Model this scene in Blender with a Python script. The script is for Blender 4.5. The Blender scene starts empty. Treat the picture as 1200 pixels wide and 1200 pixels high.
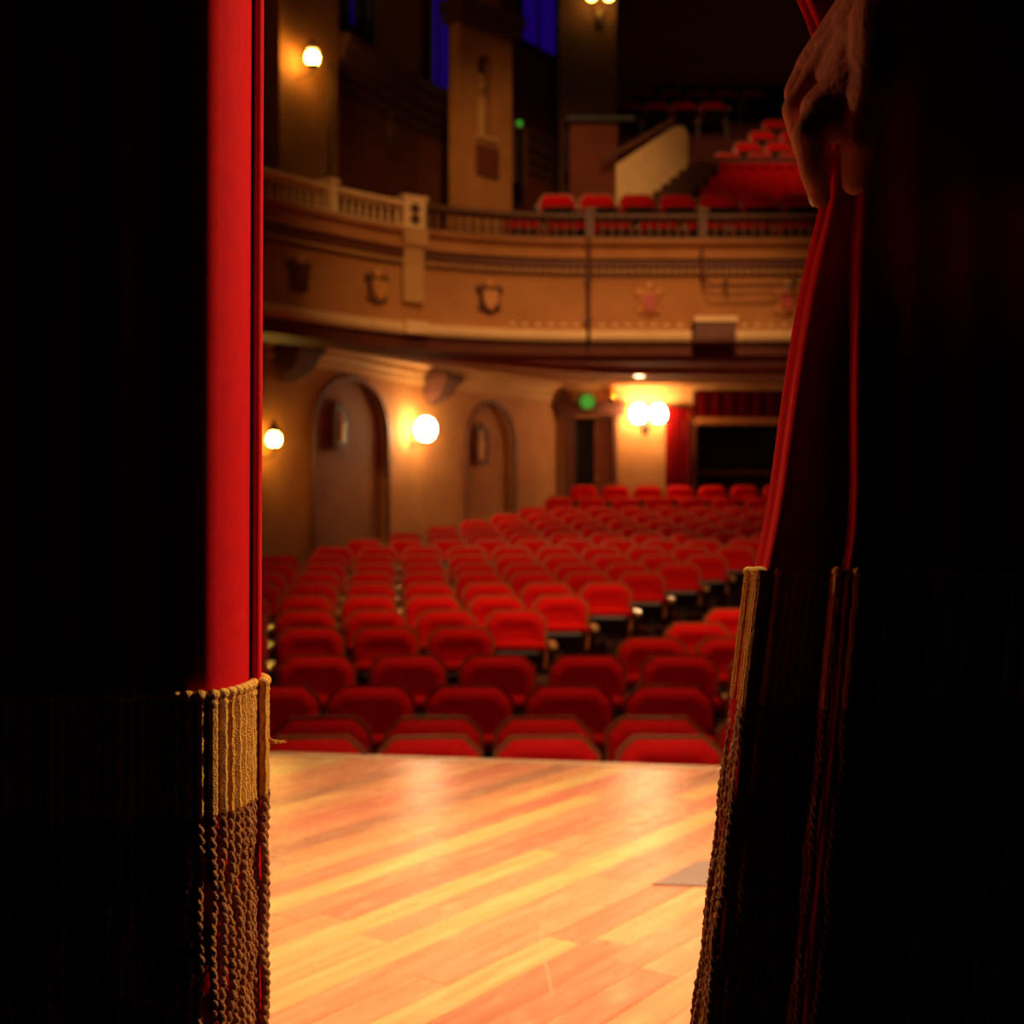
import bpy, bmesh, math, random
from mathutils import Vector, Matrix
random.seed(7)
S = bpy.context.scene
COL = S.collection
PI = math.pi
EYE = 1.05          # eye height above the stage floor (z = 0)
F = 1500.0          # focal length in pixels of the 1200 px frame

# ------------------------------------------------------------------ camera, world, light
cam_d = bpy.data.cameras.new('camera'); cam = bpy.data.objects.new('camera', cam_d); COL.objects.link(cam)
cam_d.sensor_width = 36; cam_d.lens = 45; cam_d.clip_start = 0.05; cam_d.clip_end = 200
cam.location = (0, 0, EYE); cam.rotation_euler = (PI/2, 0, 0)
cam_d.dof.use_dof = True; cam_d.dof.focus_distance = 1.42; cam_d.dof.aperture_fstop = 5.2
S.camera = cam
W = bpy.data.worlds.new('world'); S.world = W; W.use_nodes = True
W.node_tree.nodes['Background'].inputs[0].default_value = (0.0, 0.0, 0.0, 1)
W.node_tree.nodes['Background'].inputs[1].default_value = 0.0
S.view_settings.view_transform = 'Standard'; S.view_settings.look = 'None'
S.view_settings.gamma = 1; S.view_settings.use_curve_mapping = False
S.view_settings.exposure = 0.0

def area(name, loc, target, size, power, color, spread=180):
    l = bpy.data.lights.new(name, 'AREA'); l.shape = 'DISK'; l.size = size; l.energy = power; l.color = color
    l.spread = math.radians(spread)
    o = bpy.data.objects.new(name, l); COL.objects.link(o); o.location = loc
    o.rotation_euler = (Vector(target) - Vector(loc)).to_track_quat('-Z', 'Y').to_euler()
    return o
def spot(name, loc, target, power, color, angle, blend=.6, rad=.15):
    l = bpy.data.lights.new(name, 'SPOT'); l.energy = power; l.color = color; l.spot_size = math.radians(angle)
    l.spot_blend = blend; l.shadow_soft_size = rad
    o = bpy.data.objects.new(name, l); COL.objects.link(o); o.location = loc
    o.rotation_euler = (Vector(target) - Vector(loc)).to_track_quat('-Z', 'Y').to_euler()
    return o
# stage work light over the apron, house lights above the seats, added fill spots
area('stage_light', (0.4, 3.45, 7.5), (0.4, 3.5, 0), 0.6, 94, (1, .82, .58), 46)
spot('stage_boom', (3.6, 2.75, 3.0), (-0.2, 1.40, 1.15), 800, (1, .70, .45), 26, .6, .12)
spot('stage_boom_left', (-3.6, 3.5, 2.4), (0.33, 1.28, 1.15), 125, (1, .58, .30), 22, .6, .12)
spot('house_light_front', (1.0, 8.4, 9.0), (0.8, 9.2, 0), 1500, (1, .56, .26), 52, .7, .35)
spot('house_light_centre', (1.0, 5.6, 9.4), (1.7, 13.3, 0.5), 2700, (1, .54, .25), 48, .8, .3)
spot('balcony_fill_spot', (1.2, 4.9, 5.6), (0.4, 15.0, 3.8), 1350, (1, .54, .22), 38, .7, .25)  # added unseen spot that brightens the balcony front
spot('tower_fill_spot', (0.5, 9.0, 9.5), (0.6, 19.2, 6.2), 1150, (1, .52, .2), 24, .8, .3)  # added unseen spot, lifts the tower and the stair parapet
spot('rear_fill_spot', (4.4, 11.5, 11.0), (4.3, 22.8, 6.9), 2600, (1, .48, .2), 29, .8, .3)  # added unseen spot to brighten the upper rear seats and rail
area('house_fill', (1.0, 11.0, 12.0), (0.0, 14.0, 2.0), 4.0, 40, (1, .5, .2))

# ------------------------------------------------------------------ helpers
def P(px, py, d):                       # a point of the hall from its bearing and its distance
    return Vector(((px-600)/F*d, d, EYE + (600-py)/F*d))
def RZ(py, d): return EYE + (600-py)/F*d

class MB:
    def __init__(s): s.v = []; s.f = []
    def add(s, vs, fs, M=None):
        n = len(s.v)
        for v in vs:
            v = Vector(v)
            s.v.append(M @ v if M else v)
        s.f += [tuple(i+n for i in f) for f in fs]
        return s
    def box(s, c, size, M=None, taper=1.0):
        x, y, z = [q/2 for q in size]; cx, cy, cz = c; vs = []
        for sz, t in ((-1, 1.0), (1, taper)):
            for sx, sy in ((-1,-1),(1,-1),(1,1),(-1,1)): vs.append((cx+sx*x*t, cy+sy*y*t, cz+sz*z))
        return s.add(vs, [(0,3,2,1),(4,5,6,7),(0,1,5,4),(1,2,6,5),(2,3,7,6),(3,0,4,7)], M)
    def loft(s, rings, caps=True, M=None, closed=True):
        n = len(rings[0]); vs = [p for r in rings for p in r]; fs = []
        m = n if closed else n-1
        for i in range(len(rings)-1):
            for j in range(m):
                k = (j+1) % n
                fs.append((i*n+j, i*n+k, (i+1)*n+k, (i+1)*n+j))
        if caps and closed:
            fs.append(tuple(range(n-1, -1, -1))); fs.append(tuple((len(rings)-1)*n+j for j in range(n)))
        return s.add(vs, fs, M)
    def prism(s, poly, h0, h1, M=None):             # polygon in x,z extruded along y
        return s.loft([[(x, h0, z) for x, z in poly], [(x, h1, z) for x, z in poly]], True, M)
    def lathe(s, prof, c=(0,0,0), n=12, M=None, sx=1, sy=1):
        rings = []
        for r, z in prof:
            rings.append([(c[0]+sx*r*math.cos(2*PI*j/n), c[1]+sy*r*math.sin(2*PI*j/n), c[2]+z) for j in range(n)])
        return s.loft(rings, True, M)
    def tube(s, pts, rad, n=8, M=None, caps=True):
        pts = [Vector(p) for p in pts]; rings = []; up = None
        for i, p in enumerate(pts):
            t = (pts[min(i+1, len(pts)-1)] - pts[max(i-1, 0)]).normalized()
            if up is None:
                up = Vector((0,0,1)) if abs(t.z) < .9 else Vector((1,0,0))
            u = (up - t*up.dot(t)).normalized(); w = t.cross(u); up = u
            r = rad[i] if isinstance(rad, (list, tuple)) else rad
            rings.append([p + u*(r*math.cos(2*PI*j/n)) + w*(r*math.sin(2*PI*j/n)) for j in range(n)])
        return s.loft(rings, caps, M)
    def ball(s, c, r, n=8, m=6, sc=(1,1,1), M=None):
        prof = [(r*math.sin(PI*i/m)+1e-5, -r*math.cos(PI*i/m)) for i in range(m+1)]
        vs = MB().lathe(prof, (0,0,0), n)
        T = Matrix.Translation(Vector(c)) @ Matrix.Diagonal((*sc, 1))
        return s.add([T @ v for v in vs.v], vs.f, M)
    def sweep(s, path, prof):                       # profile (outward offset, z) swept along a plan polyline
        rings = []
        for i, p in enumerate(path):
            a = path[max(i-1, 0)]; b = path[min(i+1, len(path)-1)]
            t = Vector((b[0]-a[0], b[1]-a[1])).normalized(); nrm = Vector((t.y, -t.x))
            rings.append([(p[0]+nrm.x*o, p[1]+nrm.y*o, z) for o, z in prof])
        return s.loft(rings)
    def build(s, name, mat, parent=None, smooth=None, loc=None, rotz=None):
        me = bpy.data.meshes.new(name)
        me.from_pydata([tuple(v) for v in s.v], [], s.f)
        b = bmesh.new(); b.from_mesh(me); bmesh.ops.recalc_face_normals(b, faces=b.faces); b.to_mesh(me); b.free()
        if mat: me.materials.append(mat)
        if smooth:
            me.shade_smooth(); me.set_sharp_from_angle(angle=math.radians(smooth))
        o = bpy.data.objects.new(name, me); COL.objects.link(o)
        if parent: o.parent = parent
        if loc is not None: o.location = loc
        if rotz is not None: o.rotation_euler[2] = rotz
        return o
def tag(o, label=None, cat=None, group=None, kind=None):
    if label: o['label'] = label
    if cat: o['category'] = cat
    if group: o['group'] = group
    if kind: o['kind'] = kind
    return o
def thing(name, label, cat, loc=(0,0,0), rotz=0, group=None):
    o = bpy.data.objects.new(name, None); COL.objects.link(o); o.location = loc; o.rotation_euler = (0,0,rotz)
    o.empty_display_size = .1
    return tag(o, label, cat, group)
def inst(src, parent, M=None, name=None):           # a copy of a part that shares its mesh
    c = src.copy(); COL.objects.link(c); c.parent = parent
    if name: c.name = name
    if M is not None: c.matrix_local = M
    return c

# ------------------------------------------------------------------ materials
def mat(name, col, rough=.6, col2=None, scale=8, bump=0, bscale=40, metal=0, sheen=0, spec=.5, coat=0, stretch=(1,1,1), lo=.35, hi=.7):
    m = bpy.data.materials.new(name); m.use_nodes = True; nt = m.node_tree; N = nt.nodes; L = nt.links
    b = N['Principled BSDF']; b.inputs['Base Color'].default_value = (*col, 1); b.inputs['Roughness'].default_value = rough
    b.inputs['Metallic'].default_value = metal; b.inputs['Specular IOR Level'].default_value = spec
    if sheen: b.inputs['Sheen Weight'].default_value = sheen; b.inputs['Sheen Tint'].default_value = (*[min(1, c*1.5+.02) for c in col], 1)
    if coat: b.inputs['Coat Weight'].default_value = coat; b.inputs['Coat Roughness'].default_value = .15
    tc = N.new('ShaderNodeTexCoord'); mp = N.new('ShaderNodeMapping'); L.new(tc.outputs['Object'], mp.inputs[0])
    mp.inputs['Scale'].default_value = stretch
    if col2:
        n = N.new('ShaderNodeTexNoise'); n.inputs['Scale'].default_value = scale; n.inputs['Detail'].default_value = 4
        L.new(mp.outputs[0], n.inputs['Vector'])
        r = N.new('ShaderNodeValToRGB'); r.color_ramp.elements[0].color = (*col, 1); r.color_ramp.elements[1].color = (*col2, 1)
        r.color_ramp.elements[0].position = lo; r.color_ramp.elements[1].position = hi
        L.new(n.outputs['Fac'], r.inputs[0]); L.new(r.outputs[0], b.inputs['Base Color'])
    if bump:
        n2 = N.new('ShaderNodeTexNoise'); n2.inputs['Scale'].default_value = bscale; L.new(mp.outputs[0], n2.inputs['Vector'])
        bp = N.new('ShaderNodeBump'); bp.inputs['Strength'].default_value = bump; bp.inputs['Distance'].default_value = .01
        L.new(n2.outputs['Fac'], bp.inputs['Height']); L.new(bp.outputs[0], b.inputs['Normal'])
    return m
def emit(name, col, strength):
    m = bpy.data.materials.new(name); m.use_nodes = True; b = m.node_tree.nodes['Principled BSDF']
    b.inputs['Base Color'].default_value = (*[min(1, c*.8) for c in col], 1)
    b.inputs['Emission Color'].default_value = (*col, 1); b.inputs['Emission Strength'].default_value = strength
    return m
def plank_mat():
    m = bpy.data.materials.new('stage_wood'); m.use_nodes = True; nt = m.node_tree; N = nt.nodes; L = nt.links
    b = N['Principled BSDF']
    oi = N.new('ShaderNodeObjectInfo'); tc = N.new('ShaderNodeTexCoord')
    r = N.new('ShaderNodeValToRGB'); e = r.color_ramp.elements
    e[0].position = 0; e[0].color = (.48, .19, .095, 1); e[1].position = 1; e[1].color = (.80, .46, .145, 1)
    for p, c in ((.05, (.54,.20,.09,1)), (.08, (.70,.195,.095,1)), (.30, (.75,.25,.108,1)), (.60, (.77,.285,.112,1)), (.85, (.80,.38,.12,1))):
        x = e.new(p); x.color = c
    L.new(oi.outputs['Random'], r.inputs[0])
    off = N.new('ShaderNodeVectorMath'); off.operation = 'ADD'
    sc = N.new('ShaderNodeVectorMath'); sc.operation = 'SCALE'; sc.inputs[0].default_value = (37, 19, 11)
    L.new(oi.outputs['Random'], sc.inputs['Scale']); L.new(tc.outputs['Object'], off.inputs[0]); L.new(sc.outputs[0], off.inputs[1])
    mp = N.new('ShaderNodeMapping'); mp.inputs['Scale'].default_value = (1.6, 22, 4); L.new(off.outputs[0], mp.inputs[0])
    n = N.new('ShaderNodeTexNoise'); n.inputs['Scale'].default_value = 1.6; n.inputs['Detail'].default_value = 6; L.new(mp.outputs[0], n.inputs['Vector'])
    g = N.new('ShaderNodeValToRGB'); g.color_ramp.elements[0].position = .3; g.color_ramp.elements[1].position = .7
    g.color_ramp.elements[0].color = (.84,.74,.68,1); g.color_ramp.elements[1].color = (1.08,1.08,1.06,1); L.new(n.outputs['Fac'], g.inputs[0])
    mx = N.new('ShaderNodeMix'); mx.data_type = 'RGBA'; mx.blend_type = 'MULTIPLY'; mx.inputs[0].default_value = 1
    L.new(r.outputs[0], mx.inputs[6]); L.new(g.outputs[0], mx.inputs[7])
    # scuffs of wear, pale
    mp2 = N.new('ShaderNodeMapping'); mp2.inputs['Scale'].default_value = (3.5, 9, 1); L.new(off.outputs[0], mp2.inputs[0])
    n2 = N.new('ShaderNodeTexNoise'); n2.inputs['Scale'].default_value = 2.2; n2.inputs['Detail'].default_value = 8; L.new(mp2.outputs[0], n2.inputs['Vector'])
    g2 = N.new('ShaderNodeValToRGB'); g2.color_ramp.elements[0].position = .56; g2.color_ramp.elements[1].position = .78; L.new(n2.outputs['Fac'], g2.inputs[0])
    k = N.new('ShaderNodeMath'); k.operation = 'MULTIPLY'; k.inputs[1].default_value = .35; L.new(g2.outputs[0], k.inputs[0])
    mx2 = N.new('ShaderNodeMix'); mx2.data_type = 'RGBA'; L.new(k.outputs[0], mx2.inputs[0]); L.new(mx.outputs[2], mx2.inputs[6])
    mx2.inputs[7].default_value = (.86,.5,.2,1)
    L.new(mx2.outputs[2], b.inputs['Base Color'])
    ra = N.new('ShaderNodeMapRange'); ra.inputs[3].default_value = .20; ra.inputs[4].default_value = .34; L.new(n2.outputs['Fac'], ra.inputs[0]); L.new(ra.outputs[0], b.inputs['Roughness'])
    b.inputs['Specular IOR Level'].default_value = .5
    bp = N.new('ShaderNodeBump'); bp.inputs['Strength'].default_value = .12; bp.inputs['Distance'].default_value = .002
    L.new(n.outputs['Fac'], bp.inputs['Height']); L.new(bp.outputs[0], b.inputs['Normal'])
    return m
M_plank = plank_mat()
M_nosing = mat('nosing_wood', (.62,.28,.12), .4, (.72,.36,.16), 6, .1, 30)
M_velvet = mat('red_velvet', (.60,.003,.005), .8, (.52,.002,.004), 60, .05, 400, sheen=.0, spec=.08)
M_seat = mat('seat_plush', (.60,.006,.005), .85, (.52,.005,.004), 30, .15, 160, sheen=.0, spec=.06)
M_frame = mat('seat_wood', (.34,.10,.025), .45, (.26,.07,.02), 20)
M_arm = mat('arm_wood', (.55,.33,.15), .25, (.45,.25,.1), 15)
M_iron = mat('seat_iron', (.02,.015,.012), .5, (.03,.02,.015), 20)
M_gold = mat('gold_cord', (.88,.44,.035), .6, (.70,.31,.02), 140, .5, 500, spec=.4)
M_gold_dark = mat('gold_twist', (.50,.19,.02), .6, (.34,.11,.012), 140, .5, 500, spec=.4)
M_plaster = mat('ochre_plaster', (.50,.205,.05), .85, (.40,.15,.034), 2.2, .25, 14)
M_plaster_l = mat('pale_plaster', (.58,.30,.09), .8, (.50,.25,.07), 3, .2, 14)
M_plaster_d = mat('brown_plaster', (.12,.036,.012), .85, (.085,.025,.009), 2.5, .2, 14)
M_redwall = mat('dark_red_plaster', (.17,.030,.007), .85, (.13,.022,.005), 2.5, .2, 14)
M_moulding = mat('cream_moulding', (.82,.52,.22), .6, (.74,.45,.18), 6, .15, 30)
M_darkmould = mat('red_brown_moulding', (.15,.034,.009), .6, (.11,.026,.007), 8, .15, 30)
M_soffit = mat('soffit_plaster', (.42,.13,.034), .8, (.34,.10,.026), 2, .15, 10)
M_black = mat('black_paint', (.012,.01,.01), .6, (.018,.014,.012), 10)
M_bronze = mat('dark_bronze', (.05,.03,.018), .45, (.08,.045,.02), 20, metal=.5)
M_carpet = mat('dark_carpet', (.10,.02,.015), .95, (.07,.014,.012), 40, .3, 120)
M_relief = mat('gilt_relief', (.70,.32,.07), .4, (.50,.16,.03), 25, .3, 40)
M_shield = mat('red_shield', (.50,.05,.015), .5, (.38,.035,.012), 25, .2, 40)
M_gilt = mat('gilt_metal', (.75,.42,.05), .25, (.6,.3,.03), 20, metal=.8)
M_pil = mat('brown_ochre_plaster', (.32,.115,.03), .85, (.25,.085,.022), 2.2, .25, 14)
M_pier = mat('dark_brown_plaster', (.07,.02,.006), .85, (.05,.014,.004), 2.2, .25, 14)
M_bead = mat('pale_bead', (.9,.66,.36), .4, (.85,.6,.3), 20)
M_skin = mat('skin', (.62,.20,.085), .7, (.52,.14,.06), 25, .2, 120, spec=.2)  # base reddened: bounce off the red curtain is put into the colour
M_grey = mat('grey_plate', (.27,.145,.09), .5, (.23,.125,.08), 20)
M_globe_y = emit('lamp_globe_amber', (1, .55, .08), 100)
M_globe_w = emit('lamp_globe_warm', (1, .68, .33), 60)
M_drape = mat('dark_red_drape', (.22,.002,.002), .85, (.17,.0015,.0015), 40, .1, 200, spec=.06)
M_valance = mat('deep_red_valance', (.10,.0012,.001), .9, (.07,.001,.001), 40, .1, 200, spec=.04)
M_rail = mat('dark_rail', (.17,.06,.018), .55, (.12,.04,.012), 12)
M_globe_d = emit('lamp_globe_dim_amber', (1, .55, .08), 25)
M_exit = bpy.data.materials.new('exit_green'); M_exit.use_nodes = True
for k_, v_ in (('Base Color', (.01,.03,.01,1)), ('Emission Color', (.10,.62,.04,1)), ('Emission Strength', .45)): M_exit.node_tree.nodes['Principled BSDF'].inputs[k_].default_value = v_
M_blue = bpy.data.materials.new('blue_backlit_glass'); M_blue.use_nodes = True
for k_, v_ in (('Base Color', (.006,.004,.02,1)), ('Roughness', 1.0), ('Specular IOR Level', 0.0), ('Emission Color', (.05,.0,.6,1)), ('Emission Strength', .13)): M_blue.node_tree.nodes['Principled BSDF'].inputs[k_].default_value = v_

# ------------------------------------------------------------------ stage floor
ANG = math.radians(35.5)
AX = Vector((math.sin(ANG), math.cos(ANG))); NX = Vector((math.cos(ANG), -math.sin(ANG)))
def edge_y(x): return 5.45 - .165*(x+.0) - .012*x*x       # apron edge, slightly curved
floor = MB()
xs = [-6 + i*.5 for i in range(25)]
floor.loft([[(x, 1.2, -.03), (x, edge_y(x)-.06, -.03), (x, edge_y(x)-.06, -.16), (x, 1.2, -.16)] for x in xs])
floor = tag(floor.build('floor', M_plank), kind='structure')
floor['label'] = 'worn orange plank stage floor running to the apron edge'
def clip(poly, a, b, c):                                  # keep a*x+b*y<=c
    out = []
    for i in range(len(poly)):
        p, q = poly[i], poly[(i+1) % len(poly)]
        fp = a*p[0]+b*p[1]-c; fq = a*q[0]+b*q[1]-c
        if fp <= 0: out.append(p)
        if fp*fq < 0:
            t = fp/(fp-fq); out.append((p[0]+(q[0]-p[0])*t, p[1]+(q[1]-p[1])*t))
    return out
PW = .098; rnd = random.Random(21)
TRAP = [P(764,1036,0)]                                   # metal plate let into the boards
def fl(px, py):
    d = F*EYE/(py-600); return Vector(((px-600)/F*d, d))
trap = [fl(764,1037), fl(818,1010), fl(935,1011), fl(900,1043)]
nplank = 0
u0 = -5.0
for k in range(72):
    u = u0 + k*PW; t = -1.2 - rnd.random()*1.5
    while t < 8.5:
        ln = rnd.choice((.9, 1.2, 1.5, 1.9, 2.4, 2.9)); a, b = t, t+ln; t = b
        poly = []
        for (uu, tt) in ((u+.0006, a+.0006), (u+PW-.0006, a+.0006), (u+PW-.0006, b-.0006), (u+.0006, b-.0006)):
            q = NX*uu + AX*tt; poly.append((q.x, q.y))
        cx = sum(p[0] for p in poly)/4
        e0, sl = edge_y(cx)-.10, -(edge_y(cx+.5)-edge_y(cx-.5))
        poly = clip(poly, sl, 1, e0+sl*cx)
        poly = clip(poly, 0, -1, -1.2); poly = clip(poly, -1, 0, 2.0) if poly else poly
        if poly: poly = clip(poly, 1, 0, 2.1)
        if len(poly) < 3: continue
        cy = sum(p[1] for p in poly)/len(poly); cx = sum(p[0] for p in poly)/len(poly)
        # boards wholly far behind the drapes are left to the base floor
        if abs(cx) > .42*cy + .55: continue
        loc = []
        for p in poly:
            dx, dy = p[0]-cx, p[1]-cy
            loc.append((dx*AX.x+dy*AX.y, -(dx*NX.x+dy*NX.y)))
        z = rnd.uniform(-.0006, 0)
        m = MB(); n = len(loc)
        m.loft([[(x, y, -.03) for x, y in loc], [(x, y, z) for x, y in loc]])
        o = m.build('plank', M_plank, floor, loc=(cx, cy, 0), rotz=PI/2-ANG); nplank += 1
print('planks', nplank)
nos = MB(); nos.sweep([(x, edge_y(x)-.10) for x in xs], [(0, -.03), (0, .001), (-.085, .001), (-.10, -.006), (-.105, -.025), (-.10, -.04)])
nos = tag(nos.build('trim_1', M_nosing, smooth=40), 'pale wooden nosing along the front edge of the stage', kind='structure')
fr = MB(); fr.sweep([(x, edge_y(x)-.06) for x in xs], [(0, -.04), (-.02, -.04), (-.02, -1.6), (0, -1.6)])
tag(fr.build('wall_stage_front', M_black), kind='structure')
bf = MB(); bf.box((0, -.7, -.08), (12, 3.8, .16)); tag(bf.build('floor_backstage', M_black), kind='structure')
bk = MB(); bk.box((0, -2.6, 3.5), (12, .2, 8)); tag(bk.build('wall_backstage', M_black), kind='structure')
pl = MB(); pl.loft([[(p.x, p.y, .0008) for p in trap], [(p.x, p.y, .004) for p in trap]])
sc_ = [fl(x, y) for x, y in ((636,1078),(634,1100),(637,1120),(643,1145),(647,1168))]
scm = MB(); scm.loft([[(p.x-.0018,p.y,.0002),(p.x+.0018,p.y,.0002),(p.x+.0018,p.y,.001),(p.x-.0018,p.y,.001)] for p in sc_])
scm.build('scuff_mark', M_nosing, floor)
plate = tag(pl.build('floor_plate', M_grey), 'grey cover plate let into the stage boards by the right curtain fringe', 'plate')

# ------------------------------------------------------------------ house floor and seats
ROWS = [ # distance, pixel height of the seat tops
 (5.95,866),(6.45,843),(7.2,805),(8.2,769),(9.46,736),(10.4,716),(11.4,699),(12.4,684),(13.45,671.5),(14.4,661),(15.35,651),
 (16.3,641),(17.2,632.5),(18.1,624.5),(19.0,617),(19.8,609.5),(20.55,602),(21.25,594.5),(21.95,583),(22.65,569)]
SEAT_H = .87
def row_z(d):
    pts = [(r, RZ(y, r)-SEAT_H) for r, y in ROWS]
    if d <= pts[0][0]: return pts[0][1]
    for (a, za), (b, zb) in zip(pts, pts[1:]):
        if a <= d <= b: return za+(zb-za)*(d-a)/(b-a)
    return pts[-1][1]
WALL = [(-6.6,8.3),(-3.25,16.2),(-1.45,20.0),(0.85,23.25),(7.5,23.75)]
def wall_x(d):                                            # left wall at a given distance
    for (x0,y0),(x1,y1) in zip(WALL, WALL[1:]):
        if y0 <= d <= y1: return x0+(x1-x0)*(d-y0)/(y1-y0)
    return WALL[0][0]
hf = MB()
ds = [4.9] + [r for r, _ in ROWS] + [23.8]
hf.loft([[(-8, d, row_z(d)), (8, d, row_z(d)), (8, d, row_z(d)-.3), (-8, d, row_z(d)-.3)] for d in ds])
tag(hf.build('floor_house', M_carpet), kind='structure')

# one seat: built facing -Y, origin on the floor under it, reclined back, seat tipped up
def octo(w, z0, z1, c, c2=.03, n=3):
    pts = [(-w/2+c2*.3, z0), (w/2-c2*.3, z0), (w/2, z0+c2*2)]
    pts += [(w/2, z1-c), (w/2-.012, z1-c*.78), (w/2-c*.8, z1-.012), (w/2-c, z1)]
    pts += [(-w/2+c, z1), (-w/2+c*.8, z1-.012), (-w/2+.012, z1-c*.78), (-w/2, z1-c), (-w/2, z0+c2*2)]
    return pts
def make_parts():
    lean = Matrix.Translation((0, 0, .42)) @ Matrix.Rotation(math.radians(-7), 4, 'X') @ Matrix.Translation((0, 0, -.42))
    P_ = {}
    b = MB(); o1 = octo(.505, .40, .88, .085)
    b.prism(o1, .0, .045, lean)
    P_['back_frame'] = b.build('back_frame', M_frame, smooth=30)
    c = MB()
    def ring(w, z0, z1, cc, y): return [(x, y, z) for x, z in octo(w, z0, z1, cc)]
    c.loft([ring(.465,.42,.860,.078,.0), ring(.465,.42,.860,.078,-.022), ring(.445,.425,.848,.074,-.045), ring(.385,.45,.806,.062,-.074), ring(.345,.465,.782,.054,-.074),
            ring(.30,.48,.755,.045,-.058), ring(.22,.52,.70,.035,-.055)], True, lean)
    P_['back_cushion'] = c.build('back_cushion', M_seat, smooth=60)
    tip = Matrix.Translation((0, -.045, .43)) @ Matrix.Rotation(math.radians(-24), 4, 'X')
    def rr(w, d0, d1, z, r=.05):
        return [(-w/2+r, d0, z), (w/2-r, d0, z), (w/2, d0+r, z), (w/2, d1, z), (-w/2, d1, z), (-w/2, d0+r, z)]
    s = MB()
    s.loft([rr(.43,-.40,-.02,-.005), rr(.45,-.415,-.02,.025), rr(.45,-.415,-.02,.055), rr(.41,-.39,-.03,.085), rr(.30,-.33,-.06,.095)], True, tip)
    P_['seat_cushion'] = s.build('seat_cushion', M_seat, smooth=60)
    p = MB(); p.loft([rr(.38,-.36,-.04,-.05), rr(.42,-.40,-.02,-.03), rr(.42,-.40,-.02,-.005)], True, tip)
    P_['seat_pan'] = p.build('seat_pan', M_iron, smooth=30)
    st = MB()
    st.prism([(-.022,0),(.022,0),(.022,.60),(-.022,.60)], -.06, .03)
    st.box((0,-.05,.02),(.05,.34,.04)); st.box((0,-.20,.575),(.035,.30,.05))
    P_['standard'] = st.build('standard', M_iron)
    a = MB(); a.loft([[(-.024,.02,.602),(.024,.02,.602),(.024,.02,.628),(-.024,.02,.628)], [(-.03,-.3,.602),(.03,-.3,.602),(.03,-.3,.63),(-.03,-.3,.63)],
                     [(-.026,-.365,.598),(.026,-.365,.598),(.026,-.365,.622),(-.026,-.365,.622)]])
    P_['armrest'] = a.build('armrest', M_arm, smooth=40)
    return P_
SP = make_parts()
PITCH = .57
first = {'used': False}
def seat(x, y, z, rot, label, group, left=True, right=True, tipv=0, rich=True):
    t = thing('theatre_seat', label, 'seat', (x, y, z), rot, group)
    names = ['back_frame', 'back_cushion', 'seat_cushion', 'seat_pan']
    for nme in names: inst(SP[nme], t)
    for on, sx in ((left, -PITCH/2), (right, PITCH/2)):
        if on:
            M = Matrix.Translation((sx, 0, 0)); inst(SP['standard'], t, M); inst(SP['armrest'], t, M)
    return t
ORD = ['first','second','third','fourth','fifth','sixth','seventh','eighth','ninth','tenth','eleventh','twelfth','thirteenth','fourteenth',
       'fifteenth','sixteenth','seventeenth','eighteenth','nineteenth','twentieth']
def edge_px(y):      # left contour of the right curtain in the photograph's frame, used only to know which seats show
    t = [(245,958),(460,918),(580,905),(668,888),(715,872),(860,850),(900,847)]
    for (a,xa),(b,xb) in zip(t, t[1:]):
        if a <= y <= b: return xa+(xb-xa)*(y-a)/(b-a)
    return t[0][1] if y < 245 else t[-1][1]
nseat = 0
def face(x, y): return math.atan2(x-.5, y+9)*-1.0
def row(d, pxs, ri, ytop, name, hidden=(0, 0), cap=True):
    """pxs: bearings of the seats that show, left to right"""
    global nseat
    xs_ = [(px-600)/F*d for px in pxs]; n = len(xs_)
    for i, x in enumerate(xs_):
        z = row_z(d)
        yy = d
        lab = 'red tip-up seat, %s from the left in %s' % (ORD[i], name)
        seat(x, yy, z, face(x, d), lab, 'seats in '+name, True, i == n-1); nseat += 1
    for side, cnt in ((-1, hidden[0]), (1, hidden[1])):
        for j in range(cnt):
            x = (xs_[0] if side < 0 else xs_[-1]) + side*PITCH*(j+1)
            seat(x, d, row_z(d), face(x, d), 'red tip-up seat %s behind the %s curtain, %s' % (('nearest', 'second')[j], 'left' if side < 0 else 'right', name),
                 'hidden seats, '+name, side < 0, side > 0); nseat += 1
D = [r for r, _ in ROWS]
row(D[0], [365,503,642,786], 0, 866, 'the front row at the stage edge', (1,1))
row(D[1], [377,508,637,768], 1, 843, 'the second row from the stage', (1,1))
row(D[2], [322,434,550,667,785], 2, 805, 'the third row from the stage', (1,1))
row(D[3], [371,478,583,689,797], 3, 769, 'the fourth row from the stage', (1,1))
row(8.95, [765,858], 3, 751, 'the short fifth row right of the aisle', (0,2))
row(9.7, [818,903], 4, 738, 'the short sixth row right of the aisle', (0,2))
row(10.5, [862], 5, 718, 'the short seventh row right of the aisle', (0,2))
row(D[4], [364,452,540], 4, 736, 'the fifth row, left block', (2,0))
ends = [605, 657, 710, 752, 795, 828, 862]
for i, (d, y) in enumerate(ROWS[5:]):
    w = F*PITCH/d; ri = i+5
    if i < len(ends):
        px = ends[i]; hid_r = 0
    else:
        px = edge_px(y)+4 - ((i % 2)*.5)*w; hid_r = 2 if ri < 18 else 1
    xmin = wall_x(d)+.42
    pxs = []
    while px > 300 - w*.35 and (px-600)/F*d > xmin:
        pxs.append(px); px -= w
    pxs.reverse()
    hid_l = 0; x = (px-600)/F*d
    while hid_l < 2 and x > xmin: hid_l += 1; x -= PITCH
    nm = 'the %s row from the stage' % ORD[ri] if ri < 18 else ('the lower back row' if ri == 18 else 'the backmost row')
    row(d, pxs, ri, y, nm, (hid_l, hid_r))
print('seats', nseat)

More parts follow.
